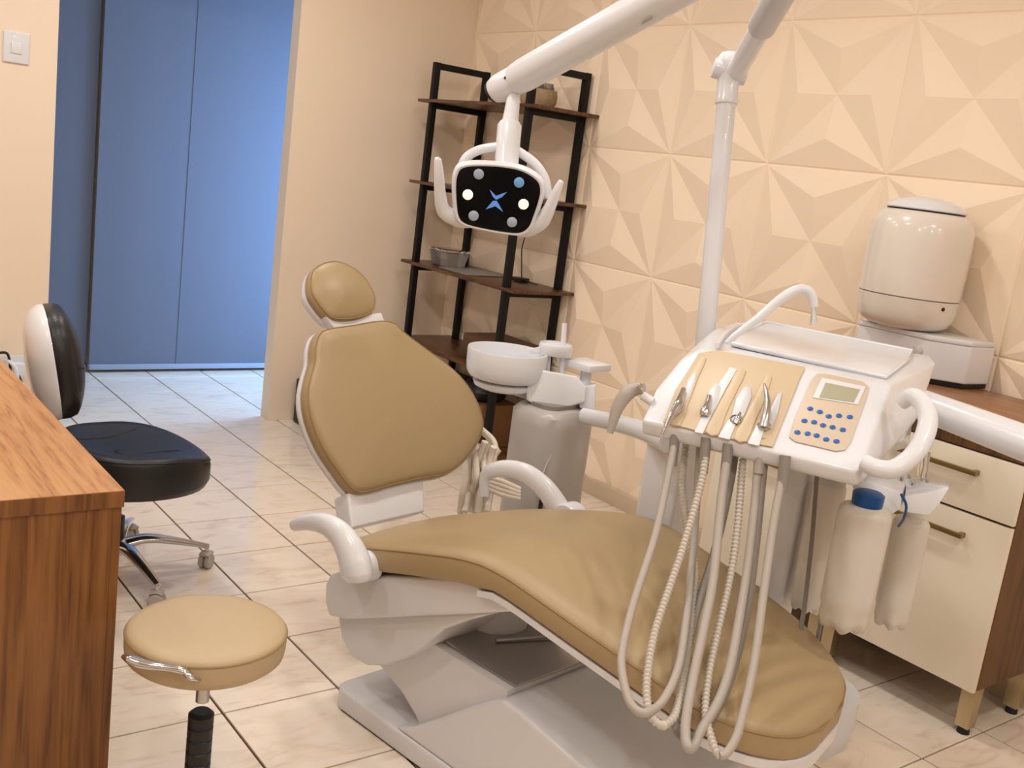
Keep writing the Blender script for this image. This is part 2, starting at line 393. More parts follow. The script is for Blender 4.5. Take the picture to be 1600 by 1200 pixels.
# white box and barrel on the worktop
t=thing('sterilizer_box',(1.85,-2.7,.96),'squat white appliance box on a black plinth on the worktop','appliance')
pl=[V((1.715,-2.56,.978)),V((1.725,-2.83,.978)),V((1.80,-2.925,.978)),V((1.925,-2.935,.978)),V((1.925,-2.56,.978))]
prism('plinth',[V((p.x+.01,p.y+(.01 if p.y<-2.65 else -.01),.9605)) for p in pl],(0,0,.02),M['black'],t,bevel=.002)
prism('housing',pl,(0,0,.122),M['white'],t,bevel=.006,bseg=3)
prism('lid',[V((p.x-.004,p.y,1.10)) for p in pl],(0,0,.016),M['white'],t,bevel=.005)
lathe('knob',[(.016,.0),(.016,.006),(.013,.008)],(1.7235,-2.79,1.06),V((-1,0,0)),M['grey_white'],t,seg=20)
for k,(y,zz) in enumerate(((-2.835,1.025),(-2.845,1.022))): box('key',(1.722,y+.026,zz),(1.7285,y+.032,zz+.008),M['hose_dark'],t,bevel=.0005)
bc=onp(1424,440,V((1.79,0,0)),V((1,0,0))); bz=1.1165
t=thing('water_distiller',(bc.x,bc.y,bz),'tall white barrel shaped appliance with domed lid standing on the white box','appliance')
H=.405
lathe('body',[(.085,0),(.11,.004),(.138,.018),(.152,.04),(.157,.07),(.160,.105)],(bc.x,bc.y,bz),Z,M['barrel'],t,seg=48)
lathe('shell',[(.158,.107),(.1605,.109),(.163,.2),(.163,.28),(.160,.33),(.148,.362),(.128,.378),(.118,.380)],(bc.x,bc.y,bz),Z,M['barrel'],t,seg=48)
lathe('gap_ring',[(.119,.376),(.121,.3805),(.121,.3845),(.119,.386)],(bc.x,bc.y,bz),Z,M['black'],t,seg=48)
lathe('lid',[(.124,.3845),(.127,.388),(.122,.396),(.10,.410),(.07,.420),(.03,.426),(.002,.427)],(bc.x,bc.y,bz),Z,M['white'],t,seg=48)
dv=(CAM-bc); dv.z=0; dv.normalize(); sd=V((dv.y,-dv.x,0))*-1
a=(dv*.72+sd*.69).normalized()
lathe('indicator',[(.006,0),(.006,.004),(.004,.005)],V((bc.x,bc.y,bz+.085))+a*.157,a,M['black'],t,seg=12)
# ================================================================== SHELF RACK
SX0,SX1,SYA,SYB=1.61,1.925,.115,-.715
t=thing('ladder_shelf',((SX0+SX1)/2,(SYA+SYB)/2,0),'black metal shelf rack with dark wooden boards in the corner','shelf')
q=.016
for y in (SYA,SYB):
    for x in (SX0,SX1):
        box('upright',(x-q,y-q,0),(x+q,y+q,1.945),M['black_metal'],t,bevel=.002)
    box('top_bar',(SX0+q,y-q,1.912),(SX1-q,y+q,1.943),M['black_metal'],t,bevel=.002)
SZ=[.075,.485,.905,1.33,1.75]
for z in SZ:
    for y in (SYA,SYB): box('rung',(SX0+q,y-q*.9,z-.036),(SX1-q,y+q*.9,z-.0085),M['black_metal'],t,bevel=.002)
    box('board',(1.578,-.812,z-.008),(1.95 if z<0 else 1.955,.215,z+.008),M['rack_wood'],t,bevel=.002)
# things on the rack
def shelf_at(x,y,z): return onz(x,y,z+.0085)
b=shelf_at(866,158,1.75); b=V((1.77,-.565,1.7585))
t=thing('wicker_basket',b,'round woven basket of glass jars on the top board of the rack','basket')
lathe('bowl',[(.06,0),(.075,.004),(.088,.03),(.09,.06),(.084,.085),(.080,.085),(.084,.058),(.08,.03),(.06,.010),(.001,.010)],b,Z,M['wicker'],t,seg=28,caps=False)
for k,(dx,dy,h) in enumerate(((-.035,.03,.10),(.03,-.03,.105),(.03,.035,.095),(-.03,-.035,.1))):
    p=b+V((dx,dy,.012)); 
    j=tag(lathe('glass_jar',[(.026,0),(.028,.004),(.028,h*.8),(.022,h*.9),(.022,h)],p,Z,M['smoke'],None,seg=16),('clear glass jar in the woven basket on the rack'),'jar','glass jars in the basket')
b=V((1.72,-.40,1.7585))
tag(prism('glass_block',[b+V((-.03,-.04,0)),b+V((.03,-.04,0)),b+V((.03,.04,0)),b+V((-.03,.04,0))],(0,0,.085),M['smoke'],bevel=.006),'clear glass container beside the woven basket on the top board','container')
b=V((1.73,-.02,.9135))
t=thing('food_container',b,'smoked glass container with a clear lid on the middle board','container')
def rr(c,hx,hy,z): return [V((c.x-hx,c.y-hy,z)),V((c.x+hx,c.y-hy,z)),V((c.x+hx,c.y+hy,z)),V((c.x-hx,c.y+hy,z))]
prism('dish',rr(b,.06,.07,b.z),(0,0,0),M['smoke'],t,bevel=.01,bseg=3,poly2=rr(b,.075,.085,b.z+.08))
prism('lid',rr(b,.078,.088,b.z+.081),(0,0,.012),M['glass'],t,bevel=.004)
b=V((1.80,-.42,.9135))
tag(prism('tray',[V((1.62,-.10,.914)),V((1.90,-.10,.914)),V((1.90,-.36,.914)),V((1.62,-.36,.914))],(0,0,.006),M['hose_dark'],bevel=.002),'thin dark flat tray lying on the middle board','tray')
t=thing('charger',V((1.86,-.50,.9135)),'small black charger with a thin wire on the middle board','charger')
box('block',(1.83,-.53,.914),(1.89,-.46,.935),M['black'],t,bevel=.004)
tube('wire',[V((1.86,-.50,.935)),V((1.88,-.46,1.0)),V((1.90,-.42,1.07)),V((1.925,-.40,1.13))],.003,M['black'],t,seg=6)
tube('wire',[V((1.86,-.50,.93)),V((1.85,-.58,.925)),V((1.87,-.62,.918))],.003,M['black'],t,seg=6)
# lower boards: boxes and a dark bag
t=tag(box('carton',(1.63,-.62,.0835),(1.86,-.30,.30),mat('carton_brown',s2l(120,82,46),.7,var=.1)),'brown carton on the lowest board of the rack','box')
tag(lathe('black_bag',[(.05,0),(.10,.01),(.12,.05),(.10,.09),(.04,.12),(.005,.125)],V((1.74,-.48,.302)),Z,M['black'],seg=20),'crumpled black bag on top of the brown carton','bag')
tag(box('storage_box',(1.64,-.2,.0835),(1.895,.085,.33),mat('dark_carton',s2l(70,44,26),.6)),'dark brown box on the lowest board near the corner','box')
tag(box('wooden_box',(1.66,-.72,.4935),(1.9,-.34,.62),mat('walnut_box',s2l(92,62,42),.5)),'walnut coloured box on the board behind the cuspidor','box')
# ================================================================== DESK
dc=onz(195,766,.75)
t=thing('desk',(dc.x-.4,dc.y+.8,0),'wooden desk with warm brown top in the left foreground','desk')
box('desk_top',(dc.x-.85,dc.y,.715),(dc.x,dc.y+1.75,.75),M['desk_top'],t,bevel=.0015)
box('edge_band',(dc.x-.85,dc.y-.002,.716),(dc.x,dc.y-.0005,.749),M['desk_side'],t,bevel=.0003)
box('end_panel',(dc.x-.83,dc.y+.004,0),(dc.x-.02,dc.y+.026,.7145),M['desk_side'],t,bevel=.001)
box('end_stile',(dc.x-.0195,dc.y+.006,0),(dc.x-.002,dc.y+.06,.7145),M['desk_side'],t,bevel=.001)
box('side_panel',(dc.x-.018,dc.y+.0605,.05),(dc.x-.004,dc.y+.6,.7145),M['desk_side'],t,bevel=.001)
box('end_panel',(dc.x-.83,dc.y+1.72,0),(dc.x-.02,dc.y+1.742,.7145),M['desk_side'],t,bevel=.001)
# ================================================================== BLACK TASK CHAIR
hubp=onz(178,852,.1); hubp.z=0; cc=V((-.325,-1.45,0))
t=thing('task_chair',hubp,'black leather saddle chair with white back shell and chrome star base','chair')
ring=[]
for i in range(40):
    a=2*math.pi*i/40; r=1
    x=.232*math.cos(a)*(1+.03*math.cos(a)); y=.245*math.sin(a)*(1+.06*math.cos(2*a))
    ring.append(V((cc.x+x,cc.y+y,0)))
def seatring(s,f): return [V((cc.x+(p.x-cc.x)*s,cc.y+(p.y-cc.y)*s,f((p.x-cc.x)*s,(p.y-cc.y)*s))) for p in ring]
top=lambda x,y:.447+.035*max(0,-x/.2)**2+.028*(y/.2)**2-.012*max(0,x/.2)**2
S=[seatring(.8,lambda x,y:.352),seatring(.96,lambda x,y:.356),seatring(1.0,lambda x,y:.375),seatring(1.0,lambda x,y:top(x,y)-.022),seatring(.975,lambda x,y:top(x,y)-.006)]
for s in (.94,.85,.72,.58,.42,.26,.1): S.append(seatring(s,lambda x,y:top(x,y)+.004))
se=loft('seat',S,M['black_leather'],t,smooth=60)
tube('seam',[p+V((0,0,.001)) for p in seatring(.985,lambda x,y:top(x,y)-.009)][::2],.0022,M['black'],se,seg=6,k=2,closed=True)
tube('seam',[V((cc.x+x,cc.y+y,top(x,y)+.004)) for x,y in ((.14,-.02),(.08,-.035),(.02,-.05),(-.04,-.045),(-.06,-.02),(-.04,0))],.003,M['black'],se,seg=6)
tube('seam',[V((cc.x+x,cc.y+y,top(x,y)+.003)) for x,y in ((-.17,-.06),(-.1,-.11),(-.02,-.145),(.06,-.165))],.003,M['black'],se,seg=6)
tube('seam',[V((cc.x+x,cc.y+y,top(x,y)+.003)) for x,y in ((-.17,.06),(-.1,.09),(-.02,.12),(.06,.165))],.003,M['black'],se,seg=6)
lathe('seat_pan',[(.06,.32),(.13,.335),(.15,.351)],cc,Z,M['black'],t,seg=24)
# backrest
bp=V((-.545,-1.43,.735)); nb=V((.97,-.14,.17)).normalized(); ub=(Z-nb*Z.dot(nb)).normalized(); sb=ub.cross(nb)
out=[]
for i in range(44):
    a=2*math.pi*i/44; cx,cz=math.cos(a),math.sin(a)
    wv=.165*(abs(cx)**.85)*(1 if cx>0 else -1); hz=.17*(abs(cz)**.9)*(1 if cz>0 else -1)
    wv*=1+.10*(hz/.17) if hz>0 else 1-.02*(hz/.17)
    out.append(bp+sb*wv+ub*hz)
bk=cushion('backrest',[p+nb*.035 for p in out],nb,.065,M['black_leather'],t,dome=.03,r=.03)
tube('seam',[bp+nb*.062+sb*.12,bp+nb*.07+sb*.06+ub*-.02,bp+nb*.073+ub*-.03,bp+nb*.07-sb*.06+ub*-.02,bp+nb*.062-sb*.12],.003,M['black'],bk,seg=6)
sh=[]
cen=sum(out,V())/len(out)
for s,h in ((1.0,-.022),(1.005,-.030),(.97,-.045),(.9,-.062),(.75,-.078),(.5,-.088),(.2,-.092)): sh.append([cen+(p-cen)*s+nb*h for p in out])
bs=loft('back_shell',sh,M['white'],t,smooth=60)
tube('back_bar',[bp-nb*.05-ub*.12,bp-nb*.05-ub*.22,V((cc.x-.16,cc.y+.02,.37)),V((cc.x-.08,cc.y,.33))],.018,M['black'],t,flat=(.5,1.4))
lathe('gas_column',[(.03,.10),(.03,.2),(.018,.205),(.018,.33)],hubp,Z,M['black'],t,seg=20)
lathe('hub',[(.03,.075),(.045,.08),(.045,.115),(.03,.125)],hubp,Z,M['chrome'],t,seg=24)
ca=onz(302,912,0); base_ang=math.radians(-9)
RL=.30
def castor(p,ang,par):
    d=V((math.cos(ang),math.sin(ang),0)); s=V((-d.y,d.x,0))
    lathe('castor_stem',[(.007,.05),(.007,.078)],p,Z,M['chrome'],par,seg=10)
    c=p+V((0,0,.026))
    for k in (-1,1): lathe('wheel',[(.018,0),(.026,.003),(.026,.014),(.022,.018)],c+s*(.002 if k>0 else -.002),s*k,M['hose'],par,seg=24)
    tube('fork',[c+V((0,0,.026))-d*.022,c+V((0,0,.031)),c+V((0,0,.026))+d*.02],.012,M['hose'],par,seg=8,k=3,flat=(.5,1.6),up=Z)
for k in range(5):
    a=base_ang+k*2*math.pi/5; d=V((math.cos(a),math.sin(a),0))
    l=tube('leg',[hubp+d*.03+Z*.105,hubp+d*.10+Z*.118,hubp+d*.19+Z*.105,hubp+d*(RL+.004)+Z*.078],[.03,.025,.02,.013],M['chrome'],t,seg=12,k=5,flat=(.62,1.0),up=Z)
    castor(hubp+d*RL,a+.9,l)
# ================================================================== BEIGE STOOL
st=V((-.584,-2.79,0)); SU=.094
t=thing('round_stool',st,'round beige leather stool with black gas column in the foreground','stool')
R=.155
s=lathe('seat',[(.10,.350),(.143,.352),(.152,.360),(.1545,.375),(R,.398),(.1535,.407),(.148,.4125),(.134,.4155),(.10,.4185),(.05,.4205),(.001,.421)],st+Z*SU,Z,M['stool_leather'],t,seg=64,smooth=60)
tube('piping',[st+V((math.cos(a)*.1545,math.sin(a)*.1545,.4035+SU)) for a in [2*math.pi*i/40 for i in range(40)]],.0018,M['seam'],s,seg=6,k=2,closed=True)
tc_=(CAM-st); tc_.z=0; Ds=(st+tc_.normalized()*.172+Z*.44-CAM).dot(_fw)
tube('lever',[st+V((.0,-.05,.425)),A(305,1062,Ds-.01),A(288,1049,Ds-.012),A(262,1043,Ds-.012),A(238,1040,Ds-.01),A(218,1036,Ds-.008),A(203,1030,Ds-.005),A(192,1025,Ds)],[.005,.006,.0085,.0085,.010,.0125,.0105,.005],M['chrome'],t,seg=14,k=6,flat=(.7,1.0),up=Z)
lathe('seat_plate',[(.05,.335),(.10,.34),(.11,.35)],st+Z*SU,Z,M['black'],t,seg=24)
lathe('piston',[(.0135,.25),(.0135,.337)],st+Z*SU,Z,M['steel'],t,seg=20)
pf=[(.018,.322),(.021,.319)]
zz=.315
while zz>.10:
    pf+=[(.0255,zz),(.0255,zz-.020),(.0235,zz-.022),(.0235,zz-.025)]; zz-=.027
lathe('bellows',pf[::-1],st,Z,M['black'],t,seg=24)
lathe('hub',[(.03,.06),(.04,.062),(.04,.09),(.03,.098)],st,Z,M['chrome'],t,seg=24)
for k in range(5):
    a=k*2*math.pi/5; d=V((math.cos(a),math.sin(a),0))
    l=tube('leg',[st+d*.03+Z*.075,st+d*.09+Z*.075,st+d*.144+Z*.070],[.022,.018,.013],M['chrome'],t,seg=10,k=4,flat=(.62,1.0),up=Z)
    castor(st+d*.14,a+.6,l)
# ================================================================== DENTAL CHAIR
YA=math.radians(9); DU=V((math.sin(YA),-math.cos(YA),0)); DV=V((math.cos(YA),math.sin(YA),0))
VC=-.18
def U(u,v,z): return DU*u+DV*v+Z*z
def US(u,v,z):   # foot end of the leg rest is cut slightly askew
    w_=min(1,max(0,(u-3.15)/.4)); w_=w_*w_*(3-2*w_); a_=VC-v; return U(u+(.07 if a_>0 else .25)*a_*w_,v,z)
def onv(x,y,v): return onp(x,y,DV*v,DV)
ch=thing('dental_chair',U(2.85,VC,0),'beige leather dental patient chair with white plastic frame and base','dental chair')
prof=[(2.33,.462),(2.42,.496),(2.5,.525),(2.67,.577),(2.80,.613),(2.88,.628),(2.96,.627),(3.07,.606),(3.2,.582),(3.33,.559),(3.45,.536),(3.55,.518),(3.66,.50)]
def lin(tab,u):
    if u<=tab[0][0]: return tab[0][1]
    for (a,b),(c,d) in zip(tab,tab[1:]):
        if u<=c: return b+(d-b)*(u-a)/(c-a)
    return tab[-1][1]
def sm(tab,u): return (lin(tab,u-.03)+lin(tab,u)*2+lin(tab,u+.03))/4
hwt=[(2.3,.285),(2.45,.305),(2.7,.312),(2.95,.31),(3.2,.29),(3.5,.268),(3.7,.26)]
U0,U1=2.325,3.588
def hw(u):
    h=lin(hwt,u); r0=.15; r1=.20
    if u<U0+r0: h-= r0*.75*(1-math.sqrt(max(0,1-((U0+r0-u)/r0)**2)))
    if u>U1-r1: h-= r1*.95*(1-math.sqrt(max(0,1-((u-U1+r1)/r1)**2)))
    return h
us=[U0+x for x in (0,.004,.012,.025,.045,.07,.1,.14)]+[2.52+i*.045 for i in range(20)]+[U1-x for x in (.2,.16,.12,.09,.065,.04,.022,.01,.003,0)]
us=sorted(us)
def seat_ring(u,endf,th=.07,gap=0,crown=.016):
    h=hw(u)-.004*endf; zt=sm(prof,u)-.018*endf-gap; zb=sm(prof,u)-th-gap+.006*endf
    if not gap: th=.072 if u<2.9 else .062
    zb=sm(prof,u)-th-gap+.006*endf
    pts=[(-h*.96,zb),(-h+.002,zb+.006),(-h,zb+.015),(-h,zt-.018),(-h+.004,zt-.008),(-h+.016,zt)]
    for t in (-.88,-.7,-.45,-.2,0,.2,.45,.7,.88):
        pts.append((t*(h-.016),zt+crown*(1-abs(t)**2.2)*(1-endf)))
    pts+=[(h-.016,zt),(h-.004,zt-.008),(h,zt-.018),(h,zb+.015),(h-.002,zb+.006),(h*.96,zb)]
    return [US(u,VC+a,z) for a,z in pts]
rings=[]
for i,u in enumerate(us):
    e=max(0,1-(u-U0)/.022)**2 if u<U0+.022 else (max(0,1-(U1-u)/.022)**2 if u>U1-.022 else 0)
    rings.append(seat_ring(u,e))
sc_=loft('seat_cushion',rings,M['leather'],ch,smooth=60)
edge=[US(u,VC-hw(u)+.0015,sm(prof,u)-.0125) for u in us[2:-2]]
far=[US(u,VC+hw(u)-.0015,sm(prof,u)-.0125) for u in us[2:-2]][::-1]
tube('piping',edge+[US(U1+.002,VC-.06,sm(prof,U1)-.016),US(U1+.002,VC+.06,sm(prof,U1)-.016)]+far,.0022,M['seam'],sc_,seg=6,k=1)
# white rim under the leg rest
def rim_ring(u,th):
    h=hw(u)-.004; z=sm(prof,u)-(.074 if u<2.9 else .0635)
    return [US(u,VC+a*h,zz) for a,zz in ((-1,z),(1,z),(1,z-th*.6),(.9,z-th),(-.9,z-th),(-1,z-th*.6))]
loft('leg_rest_shell',[rim_ring(u,.024 if u<3.4 else .03) for u in us if u>2.86],M['white_shell'],ch)
fc=U(3.50,.02,.0)
lathe('foot_cover',[(.05,.30),(.09,.306),(.112,.33),(.12,.37),(.12,.44)],U(3.43,.01,0),Z,M['grey_white'],ch,seg=28)
# seat shell and covers
def pv(pts,v): return [onv(x,y,v) for x,y in pts]
prism('seat_shell',pv([(592,900),(740,906),(800,945),(796,957),(740,960),(660,963),(600,966),(540,968),(513,963),(507,940),(508,912),(516,897),(535,890)],-.47),DV*.55,M['white_shell'],ch,bevel=.014,bseg=4)
prism('lower_cover',pv([(527,960),(640,960),(780,957),(730,970),(692,984),(660,1012),(630,1031),(600,1041),(572,1040),(548,1026),(533,998)],-.445),DV*.48,M['white_shell'],ch,bevel=.01,bseg=3)
# base
pl=[]
for cu,cv,a0 in ((2.395,VC-.20,180),(2.395,VC+.20,90),(3.38,VC+.20,0),(3.38,VC-.20,270)):
    for k in range(7):
        a=math.radians(a0-90+0 if False else a0+ (0-15*k if a0 in() else 0)); 
pl=[U(2.345,-.39,0),U(2.35,-.41,0),U(2.365,-.424,0),U(2.385,-.43,0),U(3.40,-.43,0),U(3.42,-.41,0),U(3.42,.05,0),U(3.40,.07,0),U(2.385,.07,0),U(2.365,.064,0),U(2.35,.05,0),U(2.345,.03,0)]
prism('base_plate',[p+Z*.004 for p in pl],(0,0,.056),M['white_shell'],ch,bevel=.008,bseg=3)
prism('base_gasket',[p for p in inset(pl,.006,U(2.85,VC,0))],(0,0,.004),M['black'],ch,bevel=0)
blk=[(2.60,.0605),(2.665,.092),(2.74,.15),(2.83,.222),(2.905,.278),(2.945,.300),(3.00,.297),(3.20,.262),(3.30,.238),(3.34,.22),(3.37,.18),(3.385,.0605)]
prism('base_housing',[U(u,-.428,z) for u,z in blk],DV*.47,M['white_shell'],ch,bevel=.012,bseg=4)
arm=[(2.42,.20),(2.50,.165),(2.58,.14),(2.64,.105),(2.675,.07),(2.80,.085),(2.93,.29),(2.93,.308),(2.62,.312),(2.45,.330),(2.40,.30)]
la=prism('lift_arm',[U(u,-.398,z) for u,z in arm],DV*.36,M['white_shell'],ch,bevel=.004)
obox('lift_plate',U(2.46,-.375,.3225),DU*.475+Z*-.012,DV*.335+Z*-.004,Z*.006,M['steel'],la,bevel=.002)
for k in range(3): tube('lift_rod',[U(2.50+k*.13,-.33+.03*k,.332-.003*k),U(2.60+k*.12,-.10+.02*k,.329-.003*k)],.005,M['steel'],la,seg=8,k=1)
lathe('lift_column',[(.09,.3),(.09,.47)],U(2.66,VC,0),Z,M['grey_white'],ch,seg=24)
# backrest
TB=math.radians(31); WB=-DU*math.sin(TB)+Z*math.cos(TB); NB=DU*math.cos(TB)+Z*math.sin(TB)
B0=U(2.222,VC,.548)
bo=[(500,520),(515,511),(555,505),(598,498),(620,503),(634,516),(667,541),(711,574),(737,604),(752,633),(759,662),(752,688),(733,717),(711,736),(693,743),(664,747),(616,758),(585,767),(563,769),(549,760),(532,738),(506,699),(488,655),(482,618),(486,588),(493,562),(494,540)]
bp=smooth_poly([onp(x,y,B0,NB) for x,y in bo],3); CB=1
br=cushion('backrest',bp,NB,.05,M['leather'],ch,dome=.022,r=.02,pip=M['seam'])
def shell(name,poly,n,h0,par,depth=.03,grow=1.005,mt=None):
    cen=sum(poly,V())/len(poly); R=[]
    for s,h in ((grow*.995,h0+.006),(grow*1.002,h0),(grow,h0-depth*.4),(grow*.95,h0-depth*.85),(grow*.86,h0-depth),(grow*.5,h0-depth*1.1)): R.append([cen+(p-cen)*s+n*h for p in poly])
    return loft(name,R,mt or M['white_shell'],par,smooth=50)
shell('backrest_shell',bp,NB,-.052,ch,.03)
# headrest
TH=math.radians(41); NH=DU*math.cos(TH)+Z*math.sin(TH); H0=U(1.885,VC,1.045)
ho=[(491,418),(510,407),(532,406),(557,417),(576,435),(588,457),(590,472),(585,486),(565,495),(539,498),(519,494),(502,477),(489,457),(486,437)]
hp=smooth_poly([onp(x,y,H0,NH) for x,y in ho],4)
hr=cushion('headrest',hp,NH,.045,M['leather'],ch,dome=.02,r=.018,pip=M['seam'])
shell('headrest_shell',hp,NH,-.047,ch,.025)
hb=[onp(x,y,B0-NB*.035,NB) for x,y in ((508,494),(522,512),(560,511),(602,504),(596,488),(540,496))]
prism('headrest_bracket',hb,-NB*.03,M['white_shell'],ch,bevel=.004)
lk=[onp(x,y,B0-NB*.03,NB) for x,y in ((543,770),(662,745),(664,800),(550,826))]
prism('back_bracket',lk,-NB*.07,M['white_shell'],ch,bevel=.008,bseg=3)
# arm rests
def armr(v,pts,rad,nm='armrest'):
    return tube(nm,[onv(x,y,v) for x,y in pts],rad,M['white'],ch,seg=16,k=8,flat=(.72,1.0),up=DV)
armr(-.535,[(456,821),(461,820),(480,816),(508,819),(532,836),(547,860),(555,882),(558,898),(559,908)],[.010,.017,.021,.028,.036,.043,.048,.047,.034])
lathe('armrest_hub',[(.02,-.006),(.036,-.003),(.038,.006),(.038,.05)],onv(557,888,-.525),DV,M['white'],ch,seg=32)
armr(.165,[(757,775),(757,752),(764,738),(790,732),(822,740),(850,762),(870,790),(882,815)],[.016,.019,.022,.026,.03,.033,.036,.036])
lathe('armrest_hub',[(.02,-.006),(.047,-.003),(.052,.006),(.052,.045),(.047,.05)],onv(882,815,.14),DV,M['white'],ch,seg=32)

# ================================================================== OPERATING LAMP
PD=2.8
pb=A(1092,640,PD); pt=A(1138,135,PD-.06)
lp=thing('operating_lamp',V((pb.x,pb.y,0)),'white dental operating lamp with black face on a jointed pole','lamp')
ca_=A(1050,760,2.8); ex=(DV).normalized(); ey=DU
post=[ca_+ex*a+ey*b for a,b in ((-.066,-.06),(.066,-.06),(.066,.06),(-.066,.06))]
prism('floor_post',[V((p.x,p.y,0)) for p in post],(0,0,.90),M['white'],lp,bevel=.01,bseg=3)
tube('pole',[pb-(pt-pb).normalized()*.12,A(1135,160,PD-.055)],.0255,M['white'],lp,seg=28,k=1)
axp=(pt-pb).normalized()
lathe('collar',[(.0255,-.006),(.030,-.004),(.031,.006),(.029,.010),(.029,.075),(.034,.10),(.034,.115),(.026,.128),(.008,.13)],A(1135,160,PD-.055),axp,M['white'],lp,seg=28)
jt=A(1140,112,PD-.06)
sideax=(A(1160,118,PD-.06)-A(1120,108,PD-.06)).normalized()
lathe('joint',[(.018,-.047),(.026,-.045),(.027,-.036),(.027,.036),(.026,.045),(.018,.047)],jt,sideax,M['white'],lp,seg=24)
el=A(1280,-140,1.9); el2=A(1298,-146,1.93)
a0=A(1150,112,PD-.07); 
a1=a0+(el2-a0)*.34; 
tube('swing_arm',[a0,a0+(el2-a0)*.42],.027,M['white'],lp,seg=24,k=1)
tube('swing_arm_sleeve',[a1,a1+(el2-a0)*.012,el2],[.031,.034,.034],M['grey_white'],lp,seg=24,k=1)
lathe('elbow',[(.03,-.06),(.042,-.055),(.042,.055),(.03,.06)],el,Z,M['white'],lp,seg=24)
h0=A(800,128,2.55); h1=A(1040,3,2.22)
dirn=(el-h0).normalized()
tube('spring_arm',[h0+dirn*.02,h0+dirn*.05,el],[.038,.0405,.0405],M['white'],lp,seg=28,k=1)
tube('end_cap',[A(772,143,2.58),A(780,138.5,2.57),A(812,122,2.54)],[.030,.036,.037],M['white'],lp,seg=24,k=1)
tube('cap_gasket',[A(768,145.5,2.585),A(772,143,2.58)],[.027,.031],M['black'],lp,seg=20,k=1)
obox('slot',A(787,124,2.52),dirn*.022,Z*.006,_fw*.004,M['black'],lp,bevel=.001)
obox('slot',A(1003,38,2.20),dirn*.03,Z*.006,_fw*.004,M['hose_dark'],lp,bevel=.001)
n0=A(804,150,2.55)
tube('neck',[A(803,146,2.55),A(799,178,2.545),A(796,196,2.54)],[.016,.019,.021],M['white'],lp,seg=24,k=1)
tube('neck_sleeve',[A(796.5,190,2.54),A(796,197,2.54),A(793,235,2.53),A(791,262,2.52)],[.024,.030,.030,.029],M['white'],lp,seg=24,k=1)
LC=A(778,312,2.5); NL=((CAM-LC).normalized()+V((0,0,-.22))).normalized()
fo=[(724,262),(748,259),(785,261),(815,267),(838,281),(844,296),(841,314),(834,335),(826,354),(812,363),(790,362),(760,357),(731,350),(718,340),(714,318),(713,288),(716,271)]
fp=smooth_poly([onp(x,y,LC,NL) for x,y in fo],3)
cen=sum(fp,V())/len(fp)
# housing
hd=loft('lamp_head',[[cen+(p-cen)*s+NL*h for p in fp] for s,h in ((.6,-.075),(.9,-.066),(1.05,-.048),(1.11,-.028),(1.12,-.010),(1.09,.000),(1.05,.0045),(1.0,.003))],M['white'],lp,smooth=50)
loft('face_panel',[[cen+(p-cen)*s+NL*h for p in fp] for s,h in ((1.0,.001),(1.0,.0045),(.985,.0055))],mat('gloss_black_panel',(.003,.003,.004),.25,spec=.15),hd,smooth=40)
pn=cen+NL*.0055
for (x,y,k) in ((748,272,'lens'),(811,285,'lens_blue'),(731,304,'lens_on'),(818,319,'lens_on'),(740,337,'lens'),(800,347,'lens')):
    lathe('bulb',[(.0125,0),(.0125,.002),(.010,.0035),(.004,.0042),(.0005,.0044)],onp(x,y,pn,NL),NL,M[k],hd,seg=24)
for pts in (((765,296),(775,306),(792,300),(784,308),(775,312),(770,307)),((759,327),(770,314),(776,313.5),(780,320),(786,331),(774,322))):
    prism('emblem',[onp(x,y,pn,NL) for x,y in pts],NL*.0012,M['emblem'],hd,bevel=0)
def ld(x,y,k): return onp(x,y,LC-NL*k,NL)
tube('handle',[ld(684,247,.0),ld(684,250,.0),ld(686,275,.0),ld(688,305,.005),ld(694,330,.015),ld(716,342,.03),ld(735,345,.04)],[.004,.009,.0125,.0145,.018,.021,.018],M['white'],hd,seg=14,k=6)
tube('handle',[ld(877.5,282,.0),ld(876,285,.0),ld(868,303,.0),ld(857,328,.005),ld(845,347,.015),ld(822,358,.03),ld(805,356,.04)],[.003,.0075,.0115,.0155,.0195,.021,.018],M['white'],hd,seg=14,k=6)
tube('yoke',[ld(716,280,.07),ld(726,250,.075),ld(745,236,.08),ld(772,230,.08),ld(795,230,.08),ld(815,240,.08),ld(838,258,.075),ld(852,282,.07),ld(856,310,.06)],.0115,M['white'],hd,seg=14,k=5)

